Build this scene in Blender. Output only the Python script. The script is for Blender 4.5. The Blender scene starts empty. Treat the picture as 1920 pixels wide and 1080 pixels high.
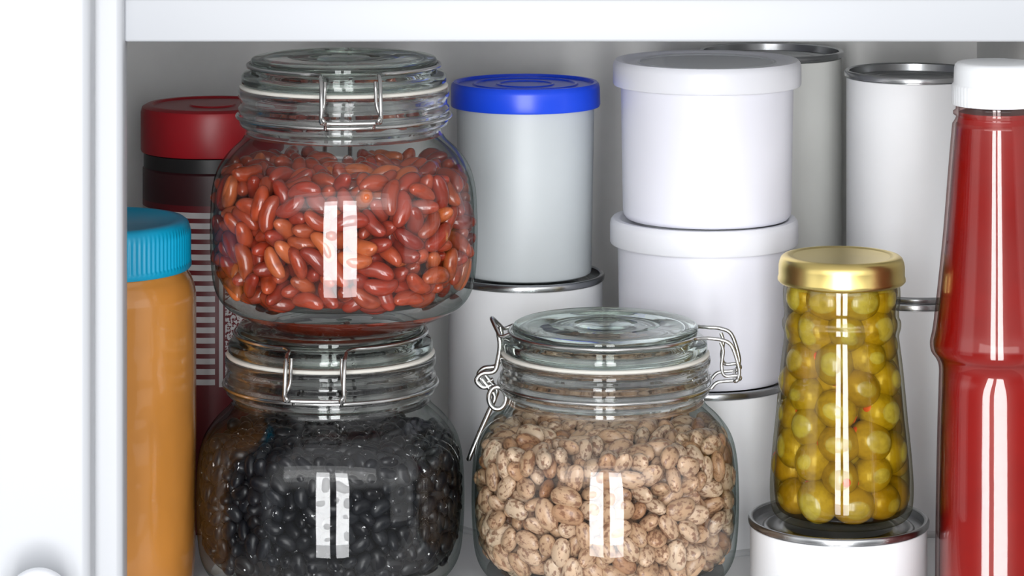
import bpy, math, random
import numpy as np
from mathutils import Vector, Matrix
random.seed(4); rng=np.random.default_rng(7)
scene=bpy.context.scene
COL=scene.collection
try:
    scene.view_settings.view_transform='Standard'
except Exception as e: print(e)

# ------------------------------------------------------------ materials
def newmat(name):
    m=bpy.data.materials.new(name); m.use_nodes=True
    nt=m.node_tree; nt.nodes.clear()
    out=nt.nodes.new('ShaderNodeOutputMaterial')
    return m,nt,out
def pmat(name,col,rough=0.5,metal=0.0,var=0.06,scale=60,coat=0.0,spec=0.5,bump=0.0,bdist=.001):
    m,nt,out=newmat(name)
    p=nt.nodes.new('ShaderNodeBsdfPrincipled')
    tc=nt.nodes.new('ShaderNodeTexCoord'); no=nt.nodes.new('ShaderNodeTexNoise')
    no.inputs['Scale'].default_value=scale; no.inputs['Detail'].default_value=3
    mx=nt.nodes.new('ShaderNodeMix'); mx.data_type='RGBA'
    mx.inputs[6].default_value=(*[c*(1-var) for c in col],1); mx.inputs[7].default_value=(*[min(1,c*(1+var)) for c in col],1)
    nt.links.new(tc.outputs['Object'],no.inputs['Vector']); nt.links.new(no.outputs['Fac'],mx.inputs[0])
    nt.links.new(mx.outputs[2],p.inputs['Base Color'])
    p.inputs['Roughness'].default_value=rough; p.inputs['Metallic'].default_value=metal
    p.inputs['Coat Weight'].default_value=coat; p.inputs['Specular IOR Level'].default_value=spec
    if bump>0:
        b=nt.nodes.new('ShaderNodeBump'); b.inputs['Strength'].default_value=bump; b.inputs['Distance'].default_value=bdist
        nt.links.new(no.outputs['Fac'],b.inputs['Height']); nt.links.new(b.outputs['Normal'],p.inputs['Normal'])
        if coat: nt.links.new(b.outputs['Normal'],p.inputs['Coat Normal'])
    nt.links.new(p.outputs[0],out.inputs[0])
    return m
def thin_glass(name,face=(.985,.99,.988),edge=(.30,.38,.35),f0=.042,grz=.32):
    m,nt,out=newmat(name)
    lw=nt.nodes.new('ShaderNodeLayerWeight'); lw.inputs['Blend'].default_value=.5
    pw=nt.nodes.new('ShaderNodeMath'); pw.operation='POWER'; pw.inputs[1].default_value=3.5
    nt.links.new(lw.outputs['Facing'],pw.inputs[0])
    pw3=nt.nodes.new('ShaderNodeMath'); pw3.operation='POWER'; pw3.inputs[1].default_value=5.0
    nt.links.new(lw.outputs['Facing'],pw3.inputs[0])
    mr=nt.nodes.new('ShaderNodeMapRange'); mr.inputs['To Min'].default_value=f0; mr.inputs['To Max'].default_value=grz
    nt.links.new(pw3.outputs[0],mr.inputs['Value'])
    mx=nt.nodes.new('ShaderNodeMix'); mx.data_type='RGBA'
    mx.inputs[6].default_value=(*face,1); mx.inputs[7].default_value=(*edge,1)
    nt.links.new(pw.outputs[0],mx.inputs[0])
    t=nt.nodes.new('ShaderNodeBsdfTransparent'); g=nt.nodes.new('ShaderNodeBsdfGlossy'); g.inputs['Roughness'].default_value=.01
    nt.links.new(mx.outputs[2],t.inputs['Color'])
    no=nt.nodes.new('ShaderNodeTexNoise'); no.inputs['Scale'].default_value=22; no.inputs['Detail'].default_value=1
    tc=nt.nodes.new('ShaderNodeTexCoord'); nt.links.new(tc.outputs['Object'],no.inputs['Vector'])
    b=nt.nodes.new('ShaderNodeBump'); b.inputs['Strength'].default_value=.1; b.inputs['Distance'].default_value=.002
    nt.links.new(no.outputs['Fac'],b.inputs['Height']); nt.links.new(b.outputs['Normal'],g.inputs['Normal'])
    ms=nt.nodes.new('ShaderNodeMixShader')
    nt.links.new(mr.outputs[0],ms.inputs[0]); nt.links.new(t.outputs[0],ms.inputs[1]); nt.links.new(g.outputs[0],ms.inputs[2])
    nt.links.new(ms.outputs[0],out.inputs[0]); return m
def real_glass(name,col=(.97,.985,.98),mixt=.3,bump=.15):
    m,nt,out=newmat(name)
    g=nt.nodes.new('ShaderNodeBsdfGlass'); g.inputs['IOR'].default_value=1.47; g.inputs['Roughness'].default_value=.0
    no=nt.nodes.new('ShaderNodeTexNoise'); no.inputs['Scale'].default_value=45; no.inputs['Detail'].default_value=1
    tc=nt.nodes.new('ShaderNodeTexCoord'); nt.links.new(tc.outputs['Object'],no.inputs['Vector'])
    b=nt.nodes.new('ShaderNodeBump'); b.inputs['Strength'].default_value=bump; b.inputs['Distance'].default_value=.002
    nt.links.new(no.outputs['Fac'],b.inputs['Height']); nt.links.new(b.outputs['Normal'],g.inputs['Normal'])
    g.inputs['Color'].default_value=(*col,1)
    t=nt.nodes.new('ShaderNodeBsdfTransparent'); t.inputs[0].default_value=(*[c*.98 for c in col],1)
    ms=nt.nodes.new('ShaderNodeMixShader'); ms.inputs[0].default_value=mixt
    nt.links.new(g.outputs[0],ms.inputs[1]); nt.links.new(t.outputs[0],ms.inputs[2]); nt.links.new(ms.outputs[0],out.inputs[0])
    return m
def bean_mat(name,stops,rough,speckle=None,coat=.0,spec=.5,spk=(320,.52,.60,.8),bump=.1,stretch=1.0):
    m,nt,out=newmat(name)
    p=nt.nodes.new('ShaderNodeBsdfPrincipled'); oi=nt.nodes.new('ShaderNodeObjectInfo'); ge=nt.nodes.new('ShaderNodeNewGeometry')
    ad=nt.nodes.new('ShaderNodeMath'); ad.operation='ADD'; fr=nt.nodes.new('ShaderNodeMath'); fr.operation='FRACT'
    nt.links.new(oi.outputs['Random'],ad.inputs[0]); nt.links.new(ge.outputs['Random Per Island'],ad.inputs[1]); nt.links.new(ad.outputs[0],fr.inputs[0])
    cr=nt.nodes.new('ShaderNodeValToRGB'); el=cr.color_ramp.elements
    for i,(pos,c) in enumerate(stops):
        e=el[i] if i<2 else el.new(pos)
        e.position=pos; e.color=(*c,1)
    nt.links.new(fr.outputs[0],cr.inputs[0])
    tc=nt.nodes.new('ShaderNodeTexCoord'); va=nt.nodes.new('ShaderNodeVectorMath'); va.operation='ADD'
    mp=nt.nodes.new('ShaderNodeMapping'); mp.inputs['Scale'].default_value=(stretch,1,1)
    nt.links.new(tc.outputs['Object'],mp.inputs['Vector']); nt.links.new(mp.outputs[0],va.inputs[0])
    nt.links.new(fr.outputs[0],va.inputs[1])
    no=nt.nodes.new('ShaderNodeTexNoise'); no.inputs['Detail'].default_value=4
    nt.links.new(va.outputs[0],no.inputs['Vector'])
    mx=nt.nodes.new('ShaderNodeMix'); mx.data_type='RGBA'
    r2=nt.nodes.new('ShaderNodeValToRGB')
    if speckle:
        no.inputs['Scale'].default_value=spk[0]; no.inputs['Roughness'].default_value=.6
        r2.color_ramp.elements[0].position=spk[1]; r2.color_ramp.elements[1].position=spk[2]
        mx.inputs[7].default_value=(*speckle,1); 
        nt.links.new(no.outputs['Fac'],r2.inputs[0])
        mu=nt.nodes.new('ShaderNodeMath'); mu.operation='MULTIPLY'; mu.inputs[1].default_value=spk[3]
        nt.links.new(r2.outputs[0],mu.inputs[0]); nt.links.new(mu.outputs[0],mx.inputs[0])
    else:
        no.inputs['Scale'].default_value=160
        c=stops[0][1]; mx.inputs[7].default_value=(c[0]*.5,c[1]*.5,c[2]*.5,1)
        r2.color_ramp.elements[0].position=.5; r2.color_ramp.elements[1].position=.8
        nt.links.new(no.outputs['Fac'],r2.inputs[0]); nt.links.new(r2.outputs[0],mx.inputs[0])
    nt.links.new(cr.outputs[0],mx.inputs[6]); nt.links.new(mx.outputs[2],p.inputs['Base Color'])
    p.inputs['Roughness'].default_value=rough; p.inputs['Coat Weight'].default_value=coat; p.inputs['Specular IOR Level'].default_value=spec
    if bump:
        n2=nt.nodes.new('ShaderNodeTexNoise'); n2.inputs['Scale'].default_value=260; n2.inputs['Detail'].default_value=1
        nt.links.new(va.outputs[0],n2.inputs['Vector'])
        b=nt.nodes.new('ShaderNodeBump'); b.inputs['Strength'].default_value=bump; b.inputs['Distance'].default_value=.0005
        nt.links.new(n2.outputs['Fac'],b.inputs['Height']); nt.links.new(b.outputs['Normal'],p.inputs['Normal'])
    nt.links.new(p.outputs[0],out.inputs[0]); return m

M_white=pmat('white_cabinet_paint',(.455,.47,.495),.35,var=.01,scale=8)
M_back=pmat('cabinet_back_grain',(.93,.93,.915),.6,var=.04,scale=90,bump=.2)
M_shelf=pmat('shelf_laminate',(.88,.89,.90),.4,var=.03,scale=40)
M_paper=pmat('white_label_paper',(.82,.83,.85),.55,var=.02)
M_papergrey=pmat('grey_label_paper',(.80,.81,.78),.55,var=.02)
M_tin=pmat('tin_metal',(.46,.47,.48),.25,metal=1,var=.08)
M_tinbase=pmat('white_coated_tin',(.60,.61,.62),.4,var=.03)
M_tub=pmat('white_tub_plastic',(.80,.805,.88),.4,var=.01)
M_tublid=pmat('white_lid_plastic',(.80,.81,.86),.35,var=.01)
M_tubdisc=pmat('grey_translucent_plastic',(.56,.58,.60),.3,var=.03)
M_canister=pmat('pale_grey_plastic',(.56,.60,.62),.45,var=.02)
M_blue=pmat('blue_plastic',(.012,.075,.80),.3,var=.05)
M_cyan=pmat('sky_blue_plastic',(.0,.31,.52),.4,var=.05)
M_peanut=pmat('peanut_butter',(.50,.205,.040),.2,var=.25,scale=18,coat=.6,bump=.35,bdist=.006)
M_redlid=pmat('red_plastic_lid',(.33,.006,.012),.4,var=.1)
M_black=pmat('black_plastic',(.012,.01,.01),.4)
M_wire=pmat('steel_wire',(.55,.55,.54),.22,metal=1,var=.05)
M_rubber=pmat('white_rubber',(.74,.72,.66),.5,var=.03)
M_gold=pmat('gold_metal',(.86,.68,.25),.3,metal=1,var=.05)
M_ketchup=pmat('ketchup',(.26,.004,.002),.3,var=.4,scale=26,coat=.0,spec=.3)
M_cap=pmat('white_cap_plastic',(.78,.80,.82),.35,var=.02)
M_knob=pmat('white_porcelain',(.74,.76,.80),.12,var=.01)
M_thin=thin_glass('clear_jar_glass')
M_glass=real_glass('thick_jar_glass',(.985,.995,.99),.1,.3)
M_lidglass=real_glass('green_tint_lid_glass',(.94,.975,.955),.05,.35)
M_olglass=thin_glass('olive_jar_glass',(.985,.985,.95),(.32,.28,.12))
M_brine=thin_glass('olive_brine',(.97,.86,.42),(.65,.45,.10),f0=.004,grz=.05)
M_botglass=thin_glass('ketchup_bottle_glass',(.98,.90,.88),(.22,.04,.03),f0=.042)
M_kidney=bean_mat('kidney_bean_skin',[(0,(.30,.029,.009)),(.5,(.41,.062,.018)),(1,(.52,.12,.032)),(.75,(.20,.016,.008)),(.25,(.26,.023,.009))],.22,coat=.35)
M_pinto=bean_mat('pinto_bean_skin',[(0,(.46,.29,.17)),(.5,(.64,.48,.34)),(1,(.30,.13,.055)),(.85,(.52,.32,.19)),(.3,(.54,.35,.22))],.34,speckle=(.18,.07,.035),spk=(500,.50,.59,.8),bump=.0,stretch=.6)
M_blackb=bean_mat('black_bean_skin',[(0,(.0025,.0025,.004)),(.5,(.004,.0045,.007)),(1,(.008,.009,.012))],.33,speckle=(.75,.75,.76),spk=(330,.675,.69,1.0),spec=.28,bump=.05)
M_hilum=pmat('bean_hilum',(.66,.44,.30),.5)
M_olive=bean_mat('olive_skin',[(0,(.35,.27,.022)),(.5,(.45,.36,.04)),(1,(.31,.21,.016)),(.75,(.40,.28,.025))],.26,coat=.2,bump=.12,speckle=(.22,.15,.01),spk=(150,.42,.72,.85))
M_pimento=pmat('pimento',(.60,.10,.02),.35)

def stripe_mat():
    m,nt,out=newmat('striped_label')
    p=nt.nodes.new('ShaderNodeBsdfPrincipled'); p.inputs['Roughness'].default_value=.4
    tc=nt.nodes.new('ShaderNodeTexCoord'); s=nt.nodes.new('ShaderNodeSeparateXYZ'); nt.links.new(tc.outputs['Object'],s.inputs[0])
    def M(op,a,b=None):
        n=nt.nodes.new('ShaderNodeMath'); n.operation=op
        for i,v in enumerate((a,b)):
            if v is None: continue
            if isinstance(v,(int,float)): n.inputs[i].default_value=v
            else: nt.links.new(v,n.inputs[i])
        return n.outputs[0]
    x,z=s.outputs['X'],s.outputs['Z']
    def band(v,a,b): return M('MULTIPLY',M('GREATER_THAN',v,a),M('LESS_THAN',v,b))
    st=M('GREATER_THAN',M('FRACT',M('MULTIPLY',z,1/.0052)),.45)
    bars=M('MULTIPLY',M('MULTIPLY',st,band(z,.074,.162)),band(x,-.06,.0045))
    col=M('MULTIPLY',band(z,.074,.162),band(x,.0065,.0085))
    no=nt.nodes.new('ShaderNodeTexNoise'); no.inputs['Scale'].default_value=900; nt.links.new(tc.outputs['Object'],no.inputs['Vector'])
    pan=M('MULTIPLY',M('MULTIPLY',band(z,.074,.125),band(x,.0095,.03)),M('GREATER_THAN',no.outputs['Fac'],.48))
    f=M('MAXIMUM',M('MAXIMUM',bars,col),pan)
    bx=nt.nodes.new('ShaderNodeMix'); bx.data_type='RGBA'
    bx.inputs[6].default_value=(.11,.004,.008,1); bx.inputs[7].default_value=(.035,.005,.007,1)
    nt.links.new(M('GREATER_THAN',z,.1645),bx.inputs[0])
    mx=nt.nodes.new('ShaderNodeMix'); mx.data_type='RGBA'
    nt.links.new(bx.outputs[2],mx.inputs[6]); mx.inputs[7].default_value=(.50,.48,.48,1)
    nt.links.new(f,mx.inputs[0]); nt.links.new(mx.outputs[2],p.inputs['Base Color']); nt.links.new(p.outputs[0],out.inputs[0])
    return m
M_stripe=stripe_mat()

# ------------------------------------------------------------ mesh helpers
def finish(me,mats,ang=32):
    for m in mats: me.materials.append(m)
    me.polygons.foreach_set('use_smooth',[True]*len(me.polygons))
    if ang: me.set_sharp_from_angle(angle=math.radians(ang))
    me.update()
    return me
def lathe(name,prof,mats,segs=96,mod=None,matf=None,ang=32):
    """prof list of (r,z); r==0 only at the ends; mod(theta,r,z)->r"""
    verts=[];rings=[]
    for r,z in prof:
        if r<=1e-7:
            rings.append([len(verts)]); verts.append((0,0,z))
        else:
            ring=[]
            for i in range(segs):
                t=2*math.pi*i/segs
                rr=mod(t,r,z) if mod else r
                ring.append(len(verts)); verts.append((rr*math.cos(t),rr*math.sin(t),z))
            rings.append(ring)
    faces=[];mi=[]
    for k in range(len(rings)-1):
        a,b=rings[k],rings[k+1]
        idx=matf(k,prof) if matf else 0
        for i in range(segs):
            j=(i+1)%segs
            if len(a)==1 and len(b)==1: continue
            if len(a)==1: faces.append((a[0],b[j],b[i]))
            elif len(b)==1: faces.append((a[i],a[j],b[0]))
            else: faces.append((a[i],a[j],b[j],b[i]))
            mi.append(idx)
    me=bpy.data.meshes.new(name); me.from_pydata(verts,[],faces)
    me.polygons.foreach_set('material_index',mi)
    return finish(me,mats,ang)
def smooth_prof(pts,sub=5):
    """Catmull-Rom through (r,z)"""
    out=[]
    n=len(pts)
    for i in range(n-1):
        p0=np.array(pts[max(i-1,0)]);p1=np.array(pts[i]);p2=np.array(pts[i+1]);p3=np.array(pts[min(i+2,n-1)])
        for k in range(sub):
            t=k/sub
            q=.5*((2*p1)+(-p0+p2)*t+(2*p0-5*p1+4*p2-p3)*t*t+(-p0+3*p1-3*p2+p3)*t**3)
            out.append(tuple(q))
    out.append(tuple(pts[-1])); return out
def tube_geo(pts,rad,closed=False,sub=6,sides=8,off=0):
    P=[Vector(p) for p in pts]; n=len(P); path=[]
    rngi=range(n if closed else n-1)
    for i in rngi:
        g=(lambda k:P[k%n]) if closed else (lambda k:P[min(max(k,0),n-1)])
        p0,p1,p2,p3=g(i-1),g(i),g(i+1),g(i+2)
        for k in range(sub):
            t=k/sub
            path.append(.5*((2*p1)+(-p0+p2)*t+(2*p0-5*p1+4*p2-p3)*t*t+(-p0+3*p1-3*p2+p3)*t**3))
    if not closed: path.append(P[-1])
    m=len(path); V=[];F=[]
    nrm=None
    for i in range(m):
        a=path[(i-1)%m] if (closed or i>0) else path[i]; b=path[(i+1)%m] if (closed or i<m-1) else path[i]
        T=(b-a).normalized()
        if nrm is None: nrm=T.orthogonal().normalized()
        nrm=(nrm-T*nrm.dot(T)); nrm=nrm.normalized() if nrm.length>1e-8 else T.orthogonal().normalized()
        B=T.cross(nrm)
        for s in range(sides):
            th=2*math.pi*s/sides
            V.append(tuple(path[i]+(nrm*math.cos(th)+B*math.sin(th))*rad))
    for i in range(m if closed else m-1):
        for s in range(sides):
            a=off+i*sides+s; b=off+i*sides+(s+1)%sides; j=(i+1)%m
            F.append((a,b,off+j*sides+(s+1)%sides,off+j*sides+s))
    if not closed:
        F.append(tuple(off+s for s in range(sides))[::-1]); F.append(tuple(off+(m-1)*sides+s for s in range(sides)))
    return V,F
def tubes(name,lst,mat):
    V=[];F=[]
    for pts,rad,closed in lst:
        v,f=tube_geo(pts,rad,closed,off=len(V)); V+=v; F+=f
    me=bpy.data.meshes.new(name); me.from_pydata(V,[],F); return finish(me,[mat],60)
def box(name,x0,x1,y0,y1,z0,z1,mat,bev=.0015):
    import bmesh
    bm=bmesh.new(); bmesh.ops.create_cube(bm,size=1)
    for v in bm.verts:
        v.co=Vector(((x0+x1)/2+v.co.x*(x1-x0),(y0+y1)/2+v.co.y*(y1-y0),(z0+z1)/2+v.co.z*(z1-z0)))
    if bev: bmesh.ops.bevel(bm,geom=list(bm.edges),offset=bev,segments=3,affect='EDGES',profile=.5)
    me=bpy.data.meshes.new(name); bm.to_mesh(me); bm.free(); return finish(me,[mat],50)
def obj(name,me,parent=None,loc=(0,0,0),rot=0):
    o=bpy.data.objects.new(name,me); COL.objects.link(o)
    o.location=loc; o.rotation_euler=(0,0,rot)
    if parent: o.parent=parent
    return o
def thing(name,label,cat,loc,rot=0,group=None):
    o=bpy.data.objects.new(name,None); o.empty_display_size=.02; COL.objects.link(o)
    o.location=loc; o.rotation_euler=(0,0,rot); o['label']=label; o['category']=cat
    if group: o['group']=group
    return o

# ------------------------------------------------------------ cabinet
cab=thing('kitchen_cabinet','white painted kitchen cabinet with open shelf of food','cabinet',(0,0,0))
BY=.252
obj('shelf_board',box('shelf_board',-.27,.2545,-.098,BY,-.018,0,M_shelf,.001),cab)
obj('back_panel',box('back_panel',-.27,.2545,BY,BY+.01,-.018,.40,M_back,0),cab)
obj('side_panel',box('side_panel',.2545,.272,-.098,BY+.01,-.2,.40,M_back,.001),cab)
obj('side_panel',box('side_panel',-.286,-.27,-.098,BY+.01,-.2,.40,M_shelf,.001),cab)
obj('shelf_board',box('shelf_board',-.27,.2545,-.098,BY,.2672,.285,M_shelf,.0012),cab)
obj('face_frame',box('face_frame',-.1685,.30,-.110,-.0985,.2680,.2868,M_white,.0012),cab)
obj('face_frame',box('face_frame',-.286,-.1682,-.118,-.0985,-.2,.42,M_white,.003),cab)
door=obj('cabinet_door',box('cabinet_door',-.62,-.1795,-.138,-.1185,-.2,.45,M_white,.004),cab)
kp=smooth_prof([(.0055,0),(.005,.006),(.006,.010),(.0115,.0145),(.0138,.0195),(.0125,.0245),(.007,.0275),(0,.0283)],5)
k=obj('door_knob',lathe('door_knob',[(0,0)]+kp,[M_knob],48,ang=60),door)
k.location=(-.1985,-.1378,.0385); k.rotation_euler=(math.radians(90),0,0)

# ------------------------------------------------------------ clip jar
outer=[(.0,.0015),(.020,.0012),(.031,.0),(.0380,.0010),(.0475,.0050),(.0556,.0098),(.0600,.0160),(.0618,.025),(.0626,.040),(.0624,.053),(.0615,.064),(.0590,.0730),(.0540,.0803),(.0482,.0858),(.0460,.0895)]
RO=smooth_prof(outer,4)
neck_out=[(.0457,.0915),(.0470,.0925),(.0487,.0935),(.0490,.0955),(.0482,.0965),(.0482,.0985),(.0494,.0995),(.0494,.1015),(.0484,.1025),(.0484,.1055),(.0494,.1068),(.0494,.1095),(.0485,.1105)]
neck_in=[(.0425,.1105),(.0420,.1095),(.0420,.0895)]
inner=[(.0428,.0872),(.0512,.0800),(.0570,.0722),(.0599,.0635),(.0609,.053),(.0612,.042),(.0605,.031),(.0588,.0235),(.0550,.0175),(.0485,.0135),(.038,.0115),(.02,.0110),(.0,.0110)]
RI=smooth_prof(inner,4)
prof=RO+neck_out+neck_in+RI
prof=[(max(r,0),z) for r,z in prof]; prof[0]=(0,prof[0][1]); prof[-1]=(0,prof[-1][1])
SQ=.03
def sq(t,z):
    w=min(1,max(0,(.084-z)/.02))*min(1,max(.3,z/.01))
    return 1+SQ*w*(1-math.cos(4*t))/2
def mf(k,p):
    return 1 if (p[k][1]>.0885 and p[k+1][1]>.0885) or (p[k][1]<.010 and p[k+1][1]<.011 and p[k][0]>.0) else 0
me_body=lathe('jar_body',prof,[M_thin,M_glass],128,mod=lambda t,r,z:r*sq(t,z),matf=mf,ang=60)
lidp=[(0,.1248),(.012,.1248),(.0125,.1243),(.026,.1243),(.0265,.1250),(.0415,.1250),(.0430,.1245),(.0436,.1235),(.0436,.1212),(.0428,.1198),(.0440,.1186),(.0468,.1178),(.0478,.1165),(.0480,.1135),(.0472,.1124),(.0405,.1124),(.0395,.1145),(.0385,.1190),(.036,.1202),(0,.1202)]
me_lid=lathe('jar_lid',lidp[::-1],[M_lidglass],128,ang=60)
me_gas=lathe('rubber_gasket',[(.042,.1107),(.0484,.1107),(.0489,.1115),(.0484,.1122),(.042,.1122),(.042,.1107)],[M_rubber],96,ang=60)
def circ(r,z,n=48): return [(r*math.cos(2*math.pi*i/n),r*math.sin(2*math.pi*i/n),z) for i in range(n)]
w=.00095
hy=.0133
def arc(r,z,a0,a1,n=10): return [(r*math.cos(a0+(a1-a0)*i/n),r*math.sin(a0+(a1-a0)*i/n),z) for i in range(n+1)]
hinge=[]
a=math.asin(hy/.0447)
hinge.append(([(.0535,-hy,.1208),(.0478,-hy,.1212)]+arc(.0449,.1212,-a-.06,-2*math.pi+a+.06,44)+[(.0478,hy,.1212),(.0535,hy,.1208),(.0590,hy,.1180),(.0625,hy,.1075),(.0620,hy,.1025),(.0605,hy*.8,.1012),(.0605,-hy*.8,.1012),(.0620,-hy,.1025),(.0625,-hy,.1075),(.0590,-hy,.1180),(.0535,-hy,.1208)],w,False))
for s in (1,-1):
    hinge.append(([(.0497,s*.011,.0975),(.0530,s*.011,.1005),(.0612,s*.0115,.1015),(.0632,s*.0125,.1028),(.0612,s*.0135,.1042),(.0560,s*.0135,.1040),(.0545,s*.012,.1080),(.0552,s*.0115,.1150),(.0540,s*.0115,.1190)],w*.9,False))
me_hinge=tubes('hinge_wire',hinge,M_wire)
def lever_mesh(spike):
    lever=[(circ(.0499,.0975),w,True)]
    lever.append(([(-.0440,.011,.1214),(-.0482,.010,.1200),(-.0505,.007,(spike+.119)/2),(-.0530,.002,spike),(-.0530,-.002,spike),(-.0505,-.007,(spike+.119)/2),(-.0482,-.010,.1200),(-.0440,-.011,.1214)],w,False))
    y=.0062; W=.0012
    for s in (1,-1):
        lever.append(([(-.0498,s*y,.1215),(-.0490,s*y,.1150),(-.0500,s*y,.1080),(-.0518,s*y,.1030),(-.0575,s*y,.1018),(-.0600,s*y,.0985),(-.0570,s*y,.0955),(-.0530,s*y,.0965)],W,False))
    c=(-.0500,.0912); r=.0040
    lever.append(([(c[0]+r*math.cos(t_),-.0095,c[1]+r*1.3*math.sin(t_)) for t_ in [2*math.pi*q/10 for q in range(10)]],W,True))
    lever.append(([(-.0575,y,.0992),(-.0545,y,.0955),(-.0515,y,.0915),(-.0530,y,.0865),(-.0585,y,.0740),(-.0632,y,.0628),(-.0636,y*.5,.0615),(-.0636,-y*.5,.0615),(-.0632,-y,.0628),(-.0585,-y,.0740),(-.0530,-y,.0865),(-.0515,-y,.0915),(-.0545,-y,.0955),(-.0575,-y,.0992)],W,False))
    return tubes('clamp_wire',lever,M_wire)
me_lever=lever_mesh(.1262); me_lever2=lever_mesh(.1210)
def clipjar(loc,rot,label,lm):
    t=thing('storage_jar',label,'jar',loc,rot,group='clip-top glass storage jars')
    obj('jar_body',me_body,t); 
    l=obj('jar_lid',me_lid,t); l['label']='greenish round glass lid'
    g=obj('rubber_gasket',me_gas,t); g['label']='white rubber seal'
    h=obj('hinge_wire',me_hinge,t); h['label']='steel wire hinge'
    c=obj('clamp_wire',lm,t); c['label']='steel wire clamp'
    return t
D=math.radians
J_low=((-.0850,0,0),D(-93.5)); J_top=((-.0788,0,.1251),D(-84)); J_pin=((.0437,0,0),D(-4))
clipjar(*J_low,'clip-top glass jar full of black beans, under another jar',me_lever2)
clipjar(*J_top,'clip-top glass jar full of red kidney beans, stacked on another jar',me_lever2)
clipjar(*J_pin,'clip-top glass jar full of speckled pinto beans',me_lever)

# ------------------------------------------------------------ bean packing
def pack(N,offs,rads,Rf,zbf,topf,core_r,core_top,iters=220,sqm=True,grav=0.0,wf=.82):
    offs=np.array(offs);rads=np.array(rads);K=len(offs)
    def rmax(c):
        t=np.arctan2(c[...,1],c[...,0]); R=Rf(c[...,2])
        if sqm: R=R*(1+SQ*(1-np.cos(4*t))/2)
        return R
    C=[]
    while len(C)<N:
        p=np.array([rng.uniform(-.062,.062),rng.uniform(-.062,.062),rng.uniform(0,.12)])
        r=math.hypot(p[0],p[1])
        if r<float(rmax(p))-.003 and p[2]>zbf(r)+.003 and p[2]<topf(p[0],p[1])-.003 and not(r<core_r+.002 and p[2]<core_top+.002): C.append(p)
    C=np.array(C); U=rng.normal(size=(N,3)); U/=np.linalg.norm(U,axis=1)[:,None]
    R2=2*(offs.max()+rads.max())+.002
    for it in range(iters):
        if it%8==0:
            d=np.linalg.norm(C[:,None]-C[None],axis=2)
            I,J=np.where((d<R2)); k=I<J; I=I[k];J=J[k]
        S=C[:,None]+U[:,None]*offs[None,:,None]
        dS=np.zeros_like(S); cnt=np.zeros((N,K))
        for a in range(K):
            for b in range(K):
                v=S[I,a]-S[J,b]; L=np.linalg.norm(v,axis=1)+1e-9; pen=rads[a]+rads[b]-L
                m=pen>0
                if not m.any(): continue
                mv=(v[m]/L[m][:,None])*(pen[m]*.5)[:,None]
                for x in range(3):
                    dS[:,a,x]+=np.bincount(I[m],mv[:,x],N); dS[:,b,x]-=np.bincount(J[m],mv[:,x],N)
                cnt[:,a]+=np.bincount(I[m],minlength=N); cnt[:,b]+=np.bincount(J[m],minlength=N)
        S=S+dS/np.maximum(cnt,1)[...,None]*1.3
        if grav and it<iters*.7: S[...,2]-=grav
        for _ in range(2):
            r=np.hypot(S[...,0],S[...,1])+1e-9
            lim=rmax(S)-rads[None]*wf-.0002
            f=np.where(r>lim,lim/r,1); S[...,0]*=f; S[...,1]*=f
            r=np.hypot(S[...,0],S[...,1])+1e-9
            lim=core_r+rads[None]*.6
            f=np.where((r<lim)&(core_top-S[...,2]>lim-r),lim/r,1); S[...,0]*=f; S[...,1]*=f
            r=np.hypot(S[...,0],S[...,1])
            S[...,2]=np.where((r<core_r)&(S[...,2]<core_top+rads[None]),core_top+rads[None],S[...,2])
            S[...,2]=np.maximum(S[...,2],zbf(r)+rads[None])
            T=topf(S[...,0],S[...,1])-rads[None]; S[...,2]=np.minimum(S[...,2],T)
        C=S.mean(axis=1); ax=S[:,-1]-S[:,0]; U=ax/(np.linalg.norm(ax,axis=1)[:,None]+1e-9)
    return C,U
rin_z=np.array([z for r,z in RI][::-1]); rin_r=np.array([r for r,z in RI][::-1])
o=np.argsort(rin_z,kind='stable'); 
def Rjar(z): return np.where(z<.020,.0570+0*z,np.interp(z,rin_z[o],rin_r[o]))
def Zjar(r): return .0112+np.maximum(0,r-.034)**2*11
def ellipsoid(name,a,b,c,mats,bend=0,dent=0,hil=None,su=18,sv=12,pw=.85):
    V=[(-a,0,0)];F=[]
    for i in range(1,sv):
        ph=math.pi*i/sv
        for j in range(su):
            t=2*math.pi*j/su
            x=-math.cos(ph); s=math.sin(ph)**pw
            V.append((a*x,b*s*math.cos(t),c*s*math.sin(t)))
    V.append((a,0,0)); n=len(V)-1
    for j in range(su): F.append((0,1+(j+1)%su,1+j))
    for i in range(sv-2):
        for j in range(su):
            F.append((1+i*su+j,1+i*su+(j+1)%su,1+(i+1)*su+(j+1)%su,1+(i+1)*su+j))
    for j in range(su): F.append((n,1+(sv-2)*su+j,1+(sv-2)*su+(j+1)%su))
    W=[]
    for x,y,z in V:
        u=x/a
        y2=y+bend*(u*u)-bend*.35
        if dent and y>0: y2-=dent*math.exp(-(u/.3)**2)*(y/b)
        W.append((x,y2,z))
    me=bpy.data.meshes.new(name); me.from_pydata(W,[],F)
    mi=[]
    for f in F:
        cx=sum(W[i][0] for i in f)/len(f); cy=sum(V[i][1] for i in f)/len(f); cz=sum(W[i][2] for i in f)/len(f)
        mi.append(1 if (hil and abs(cx)<a*hil and cy>b*.93 and abs(cz)<c*.3) else 0)
    me.polygons.foreach_set('material_index',mi)
    return finish(me,mats,0)
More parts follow.
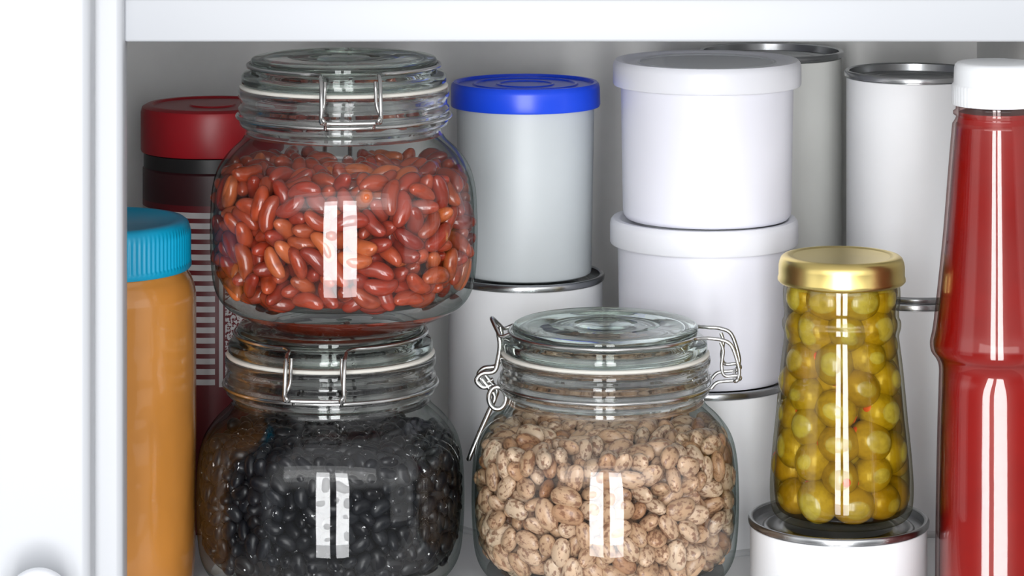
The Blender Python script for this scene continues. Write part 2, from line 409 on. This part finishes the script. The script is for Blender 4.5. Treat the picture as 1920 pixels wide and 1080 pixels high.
def bean_mats(C,U,jloc,jrot,jit=.5,smin=.93,smax=1.06):
    J=Matrix.Translation(jloc)@Matrix.Rotation(jrot,4,'Z'); out=[]
    for c,u in zip(C,U):
        u=Vector(u); rad=Vector((c[0],c[1],0)); rad=rad.normalized() if rad.length>1e-4 else Vector((1,0,0))
        t=rad+Vector(rng.normal(size=3)*jit); t=(t-u*t.dot(u))
        t=t.normalized() if t.length>1e-3 else u.orthogonal().normalized()
        if rng.random()<.5: u=-u
        yv=t.cross(u)
        R=Matrix((u,yv,t)).transposed().to_4x4(); s=rng.uniform(smin,smax)
        out.append(J@Matrix.Translation(Vector(c))@R@Matrix.Scale(s,4))
    return out
def scatter(kind,me,mats4,label,cat,group,maxn,core=None,jloc=None,jrot=0):
    order=sorted(range(len(mats4)),key=lambda i:mats4[i].translation.y-(.6*max(0,mats4[i].translation.z-jloc[2]-.066)))
    res=[]
    for i in order[:maxn]:
        o=bpy.data.objects.new(kind,me); COL.objects.link(o); o.matrix_world=mats4[i]
        o['label']=label; o['category']=cat; o['group']=group; res.append(o)
    rest=order[maxn:]
    if rest or core:
        V=[];F=[];mi=[]
        vs=[v.co.copy() for v in me.vertices]; fs=[tuple(p.vertices) for p in me.polygons]; ms=[p.material_index for p in me.polygons]
        Ji=(Matrix.Translation(jloc)@Matrix.Rotation(jrot,4,'Z')).inverted()
        for i in rest:
            off=len(V); M=Ji@mats4[i]
            V+=[tuple(M@v) for v in vs]; F+=[tuple(a+off for a in f) for f in fs]; mi+=ms
        if core:
            off=len(V); segs=48; cp=core
            rings=[]
            for r,z in cp:
                if r<1e-6: rings.append([len(V)]); V.append((0,0,z))
                else:
                    rg=[]
                    for j in range(segs):
                        t=2*math.pi*j/segs; rg.append(len(V)); V.append((r*math.cos(t),r*math.sin(t),z))
                    rings.append(rg)
            for k in range(len(rings)-1):
                A,B=rings[k],rings[k+1]
                for j in range(segs):
                    q=(j+1)%segs
                    if len(A)==1: F.append((A[0],B[q],B[j]))
                    elif len(B)==1: F.append((A[j],A[q],B[0]))
                    else: F.append((A[j],A[q],B[q],B[j]))
                    mi.append(0)
        pm=bpy.data.meshes.new(kind+'_pile'); pm.from_pydata(V,[],F); pm.polygons.foreach_set('material_index',mi)
        for m in me.materials: pm.materials.append(m)
        pm.polygons.foreach_set('use_smooth',[True]*len(pm.polygons)); pm.update()
        po=obj(kind+'_pile',pm,None,jloc,jrot); po['kind']='stuff'; po['label']='heap of '+group; po['category']='beans'
    return res
def wob(base,tx=0,amp=.0018,ph=0):
    return lambda x,y: base+tx*x+amp*np.sin(x*160+ph)*np.cos(y*140+ph*2)
core=lambda r,zt:[(0,.0125),(r*.9,.0135),(r,.022),(r,zt-.004),(r*.94,zt),(0,zt)]
# kidney beans
C,U=pack(530,[-.0046,0,.0046],[.0029,.0036,.0029],Rjar,Zjar,wob(.0755,0,.0022),.041,.059,iters=240)
me_k=ellipsoid('kidney_bean',.0085,.0041,.0037,[M_kidney,M_hilum],bend=.0015,dent=.0005,hil=.09,pw=.85)
scatter('kidney_bean',me_k,bean_mats(C,U,*J_top,jit=.45,smin=.90,smax=1.1),'glossy red-brown dried kidney bean in a glass jar','bean','red kidney beans in the jar',300,core(.041,.059),*J_top)
# pinto beans
C,U=pack(590,[-.0030,0,.0030],[.0034,.0037,.0034],Rjar,Zjar,wob(.0762,0,.0022,1),.043,.061,iters=200)
me_p=ellipsoid('pinto_bean',.0072,.0048,.0034,[M_pinto],bend=.0005,dent=.0003,su=24,sv=16,pw=.95)
scatter('pinto_bean',me_p,bean_mats(C,U,*J_pin,jit=.28,smin=.88,smax=1.08),'beige pinto bean with brown speckles in a glass jar','bean','speckled pinto beans in the jar',300,core(.043,.061),*J_pin)
# black beans
C,U=pack(1040,[-.0023,0,.0023],[.0026,.0029,.0026],Rjar,Zjar,wob(.0738,0,.002,2),.047,.062,iters=160)
me_b=ellipsoid('black_bean',.0054,.0038,.0029,[M_blackb],bend=.0005,dent=.0004,su=16,sv=10)
scatter('black_bean',me_b,bean_mats(C,U,*J_low,jit=.35),'black dried bean with soft sheen in a glass jar','bean','black beans in the jar',300,core(.047,.062),*J_low)

# ------------------------------------------------------------ tin cans
def tin(loc,r,h,label,paper=M_paper):
    t=thing('tin_can',label,'can',loc)
    obj('can_label',lathe('can_label',[(r-.0004,.0030),(r,.0032),(r,h-.0040),(r-.0004,h-.0038)],[paper],96),t)
    m=.0009
    top=[(r-.0006,h-.0046),(r-.0006,h-.0036),(r+m,h-.0030),(r+m+.0002,h-.0010),(r+m-.0004,h-.0002),(r-.0004,h),(r-.0014,h-.0006),(r-.0018,h-.0040),(r*.86,h-.0046),(r*.84,h-.0038),(r*.80,h-.0038),(r*.78,h-.0046),(r*.66,h-.0046),(r*.64,h-.0040),(r*.60,h-.0040),(r*.58,h-.0046),(0,h-.0046)]
    a=obj('can_lid',lathe('can_lid',top,[M_tin],96,ang=50),t); a['label']='metal lid with rolled rim'
    bot=[(0,.0012),(r-.003,.0012),(r-.002,0),(r+m-.0004,.0),(r+m,.0006),(r+m,.0022),(r-.0004,.0032),(r-.0006,.0042)]
    b=obj('can_base',lathe('can_base',bot,[M_tin if loc[2]>.05 else M_tinbase],96,ang=50),t); b['label']='metal bottom rim'
    return t
tin((.153,.0,0),.0413,.0345,'short wide tin can with blank white label under olive jar')
tin((.0068,.13,0),.0393,.1265,'tin can with blank white label under blue-lidded canister')
tin((.096,.10,0),.0425,.0800,'tin can with blank white label under two stacked tubs')
tin((.205,.13,0),.0345,.1165,'tin can with blank white label, another can on top')
tin((.205,.13,.1165),.0345,.1130,'tall white-labelled tin can stacked on another can')
tin((.138,.205,0),.0375,.1160,'tin can with plain grey-white label below another can',M_papergrey)
tin((.138,.205,.1160),.0375,.1160,'tin can with plain grey-white label stacked on a can',M_papergrey)

# ------------------------------------------------------------ white tubs
def tub(loc,label):
    t=thing('plastic_tub',label,'tub',loc,group='white plastic tubs')
    h=.079
    obj('tub_body',lathe('tub_body',[(0,.0015),(.036,.0015),(.0385,0),(.0405,.0004),(.0418,.0022),(.0421,.0045),(.0431,h-.012),(.0433,h-.004),(.0415,h-.003),(0,h-.003)],[M_tub],128,ang=40),t)
    lp=[(.0436,h-.0130),(.0466,h-.0125),(.0470,h-.0117),(.0470,h-.0030),(.0466,h-.0012),(.0456,h),(.0430,h),(.0415,h-.0006),(.0400,h-.0016),(.0350,h-.0014),(.0345,h-.0008),(.0335,h-.0008),(.0330,h-.0014),(.0,h-.0014)]
    def mf(k,p): return 1 if k>=9 else 0
    obj('tub_lid',lathe('tub_lid',lp,[M_tublid,M_tubdisc],128,matf=mf,ang=40),t)
tub((.0960,.10,.0800),'round white plastic tub with snap lid, another tub on top')
tub((.0975,.10,.1590),'round white plastic tub with snap lid stacked on a tub')

# ------------------------------------------------------------ blue-lidded canister
t=thing('plastic_canister','pale grey plastic canister with blue snap lid on a tin can','canister',(.0068,.13,.1265))
h=.097
obj('canister_body',lathe('canister_body',[(0,.001),(.031,.001),(.0325,0),(.0334,.0006),(.0337,.002),(.0352,h-.004),(.034,h-.003),(0,h-.003)],[M_canister],128,ang=40),t)
lp=[(.0355,h-.0125),(.0378,h-.0122),(.0382,h-.0112),(.0380,h-.0030),(.0376,h-.0010),(.0366,h),(.0350,h),(.0345,h-.0014),(.0270,h-.0014),(.0265,h-.0006),(.0255,h-.0006),(.0250,h-.0014),(.0150,h-.0014),(.0145,h-.0008),(.0135,h-.0008),(.0130,h-.0014),(0,h-.0014)]
l=obj('canister_lid',lathe('canister_lid',lp,[M_blue],128,ang=40),t); l['label']='bright blue plastic snap lid'

# ------------------------------------------------------------ red tall container
t=thing('food_container','dark red cylindrical container with striped label and red lid','container',(-.153,.135,0))
obj('container_body',lathe('container_body',[(0,0),(.0345,0),(.0355,.001),(.0355,.1795),(.0345,.1805),(0,.1805)],[M_stripe],96),t)
obj('container_collar',lathe('container_collar',[(.0335,.1805),(.0350,.1806),(.0350,.1875),(.0335,.1880),(0,.1880)],[M_black],96),t)
l=obj('container_lid',lathe('container_lid',[(.033,.1880),(.0362,.1882),(.0365,.1890),(.0365,.2080),(.0358,.2105),(.0335,.2118),(.031,.2118),(.0300,.2108),(.012,.2108),(.0115,.2116),(0,.2118)],[M_redlid],96,ang=40),t); l['label']='red plastic lid'

# ------------------------------------------------------------ peanut butter jar
t=thing('peanut_butter_jar','plastic jar of peanut butter with ribbed sky-blue lid','jar',(-.1945,.0,0))
bp=smooth_prof([(.040,.0),(.0432,.0012),(.0450,.006),(.0456,.012),(.0462,.03),(.0463,.10),(.0463,.134),(.0458,.141),(.0442,.146),(.0425,.1490),(.0415,.152)],5)
obj('jar_body',lathe('peanut_jar_body',[(0,.001)]+bp+[(0,.152)],[M_peanut],128,ang=50),t)
def ridge(tt,r,z):
    return r+(.0003*math.cos(tt*110) if (r>.0428 and .1545<z<.168) else 0)
l=obj('screw_lid',lathe('screw_lid',[(.0415,.1508),(.0434,.1510),(.0441,.1520),(.0441,.1538),(.0436,.1546),(.0436,.1672),(.0434,.1700),(.0426,.1722),(.0410,.1735),(.0370,.1738),(.0360,.1730),(0,.1730)],[M_cyan],880,mod=ridge,ang=45),t); l['label']='ribbed sky-blue plastic screw lid'

# ------------------------------------------------------------ olive jar
OJ=(.1545,.0,.0345)
t=thing('olive_jar','tall glass jar of stuffed green olives on a tin','jar',OJ)
oo=[(.0,.0012),(.024,.0010),(.0285,0),(.0308,.0008),(.0328,.0040),(.0335,.010),(.0334,.019),(.0322,.034),(.0309,.046),(.0296,.060),(.0285,.071),(.0272,.081),(.0268,.0850),(.0272,.0872),(.0277,.0890),(.0277,.0915),(.0269,.0935),(.0268,.0965),(.0272,.100),(.0274,.106),(.0268,.1095),(.0262,.112)]
ii=[(r-.0016,z) for r,z in oo[::-1] if z>.005]; ii=ii[:-1]+[(.0312,.0085),(.0300,.0045),(.027,.0030),(.012,.0028),(0,.0028)]
O1=smooth_prof(oo,3); O2=smooth_prof(ii,3)
op=[(max(r,0),z) for r,z in O1+O2]; op[0]=(0,op[0][1]); op[-1]=(0,op[-1][1])
obj('jar_body',lathe('olive_jar_body',op,[M_olglass],96,ang=70),t)
bri=[(max(r-.0003,.0005),z) for r,z in O2[::-1] if .0033<z<.108]
b=obj('brine',lathe('olive_brine',[(0,.0032)]+bri+[(0,.1078)],[M_brine],96,ang=70),t); b['label']='clear yellow brine'
lp=[(.0268,.1098),(.0290,.1098),(.0299,.1108),(.0299,.1120),(.0295,.1130),(.0295,.1175),(.0291,.1195),(.0284,.1212),(.0272,.1222),(.0255,.1226),(.0240,.1226),(.0230,.1222),(.0222,.1221),(0,.1224)]
l=obj('jar_lid',lathe('olive_jar_lid',lp,[M_gold],128,ang=60),t); l['label']='shiny gold metal twist lid'
zi=np.array([z for r,z in O2])[::-1]; ri=np.array([r for r,z in O2])[::-1]; oz=np.argsort(zi,kind='stable')
C,U=pack(86,[-.0012,0,.0012],[.0080,.0082,.0080],lambda z:np.interp(z,zi[oz],ri[oz]),lambda r:.003+0*r,lambda x,y:.1120+0*x,-.1,-1,iters=700,sqm=False,grav=0,wf=1.0)
for i in range(len(U)):   # some stuffed ends face the glass
    if rng.random()<.28:
        v=np.array([C[i][0],C[i][1],0])/(np.hypot(C[i][0],C[i][1])+1e-6)+rng.normal(size=3)*.5
        U[i]=v/np.linalg.norm(v)
me_o=ellipsoid('olive',.0101,.0091,.0091,[M_olive],su=24,sv=16)
me_pi=lathe('pimento',[(0,.0104),(.0014,.0103),(.0024,.0098),(.0030,.0088),(0,.0083)],[M_pimento],16,ang=0)
OM=bean_mats(C,U,OJ,0,jit=.5,smin=.92,smax=1.04)
res=scatter('olive',me_o,OM,'plump green pimento-stuffed olive in a glass jar','olive','stuffed green olives in the jar',300,None,OJ)
for o_ in res:
    c=bpy.data.objects.new('pimento',me_pi); COL.objects.link(c); c.parent=o_; c.rotation_euler=(0,math.radians(90),0); c['label']='red pimento stuffing'

# ------------------------------------------------------------ ketchup bottle
t=thing('ketchup_bottle','glass bottle of red ketchup with white screw cap','bottle',(.221,-.04,0),D(-95))
kp0=[(.0255,0),(.0272,.0015),(.0277,.006),(.0275,.04),(.0268,.08),(.0261,.104),(.0261,.1125),(.0275,.1165),(.0296,.1195),(.0301,.1235),(.0293,.1275),(.0284,.1335),(.0262,.153),(.0240,.175),(.0222,.198),(.0208,.215),(.0200,.2235)]
kp=smooth_prof(kp0,5)
kn=[(.0190,.2250),(.0183,.2265),(.0183,.2272),(.0196,.2280),(.0196,.2292),(.0184,.2300),(.0184,.2318),(.0172,.2318),(.0172,.2250)]
kin=[(max(r-.0016,.001),z) for r,z in kp[::-1] if z>.004]
def kmod(tt,r,z):
    wv=min(1,max(0,(.118-z)/.012))*min(1,z/.006+.2)
    return r*(1+.085*wv*(1-math.cos(4*tt))/2)
obj('bottle_body',lathe('bottle_body',[(0,.001)]+kp+kn+kin+[(.0225,.0028),(0,.0028)],[M_botglass],128,mod=kmod,ang=70),t)
kf=[(max(r-.0021,.001),z) for r,z in kp if z>.004]
f=obj('ketchup_fill',lathe('ketchup_fill',[(0,.0034),(.022,.0034)]+kf+[(.0168,.2290),(0,.2290)],[M_ketchup],128,mod=kmod,ang=50),t); f['label']='thick red ketchup'
def rid2(tt,r,z): return r+(.00008*math.cos(tt*60) if (z<.2415 and r>.0195) else 0)
l=obj('bottle_cap',lathe('bottle_cap',[(.0186,.2322),(.0200,.2324),(.0204,.2332),(.0204,.2410),(.0200,.2416),(.0194,.2424),(.0192,.2485),(.0188,.2505),(.0178,.2515),(.0163,.2518),(0,.2518)],[M_cap],240,mod=rid2,ang=45),t); l['label']='white plastic screw cap'

# ------------------------------------------------------------ light
wd=bpy.data.worlds.new('World'); scene.world=wd; wd.use_nodes=True
nt=wd.node_tree; bg=nt.nodes['Background']
tc=nt.nodes.new('ShaderNodeTexCoord'); sp=nt.nodes.new('ShaderNodeSeparateXYZ'); nt.links.new(tc.outputs['Generated'],sp.inputs[0])
cr=nt.nodes.new('ShaderNodeValToRGB'); mr=nt.nodes.new('ShaderNodeMapRange'); mr.inputs['From Min'].default_value=-1; 
nt.links.new(sp.outputs['Z'],mr.inputs['Value']); nt.links.new(mr.outputs[0],cr.inputs[0])
cr.color_ramp.elements[0].color=(.5,.5,.5,1); cr.color_ramp.elements[1].color=(.7,.7,.72,1)
cr.color_ramp.elements[0].position=.15; cr.color_ramp.elements[1].position=.8
e=cr.color_ramp.elements.new(.42); e.color=(.17,.175,.18,1)
e=cr.color_ramp.elements.new(.49); e.color=(.20,.205,.21,1)
e=cr.color_ramp.elements.new(.56); e.color=(.9,.905,.91,1)
nt.links.new(cr.outputs[0],bg.inputs[0]); bg.inputs[1].default_value=1.0
def area(name,loc,target,sx,sy,L,col=(1,1,1)):
    d=bpy.data.lights.new(name,'AREA'); d.shape='RECTANGLE'; d.size=sx; d.size_y=sy; d.energy=L*math.pi*sx*sy; d.color=col
    o=bpy.data.objects.new(name,d); COL.objects.link(o); o.location=loc
    o.rotation_euler=(Vector(target)-Vector(loc)).to_track_quat('-Z','Y').to_euler(); return o
area('window_light',(-.23,-1.8,.02),(-.23,0,.02),.29,1.32,13.5,(.98,.985,1))
area('window_light',(.19,-1.8,.02),(.19,0,.02),.29,1.32,13.5,(.98,.985,1))
area('wide_fill_light',(0,-2.2,.95),(0,0,.25),3.2,.8,1.8,(1,1,1))  # added fill to brighten the cabinet, no known source up there
area('side_fill_light',(2.4,-1.4,.2),(0.1,0,.12),1.2,1.6,.6,(1,1,1))  # side pair added as weak fill for the dim flanks
area('side_fill_light',(-2.4,-1.4,.2),(-.1,0,.12),1.2,1.6,.6,(1,1,1))

# ------------------------------------------------------------ camera
cd=bpy.data.cameras.new('camera'); cam=bpy.data.objects.new('camera',cd); COL.objects.link(cam)
cam.location=(0,-1.5,.409); cam.rotation_euler=(math.radians(90),0,0)
cd.sensor_width=36; cd.lens=112.5; cd.shift_y=-1070/1920; cd.clip_start=.01
scene.camera=cam
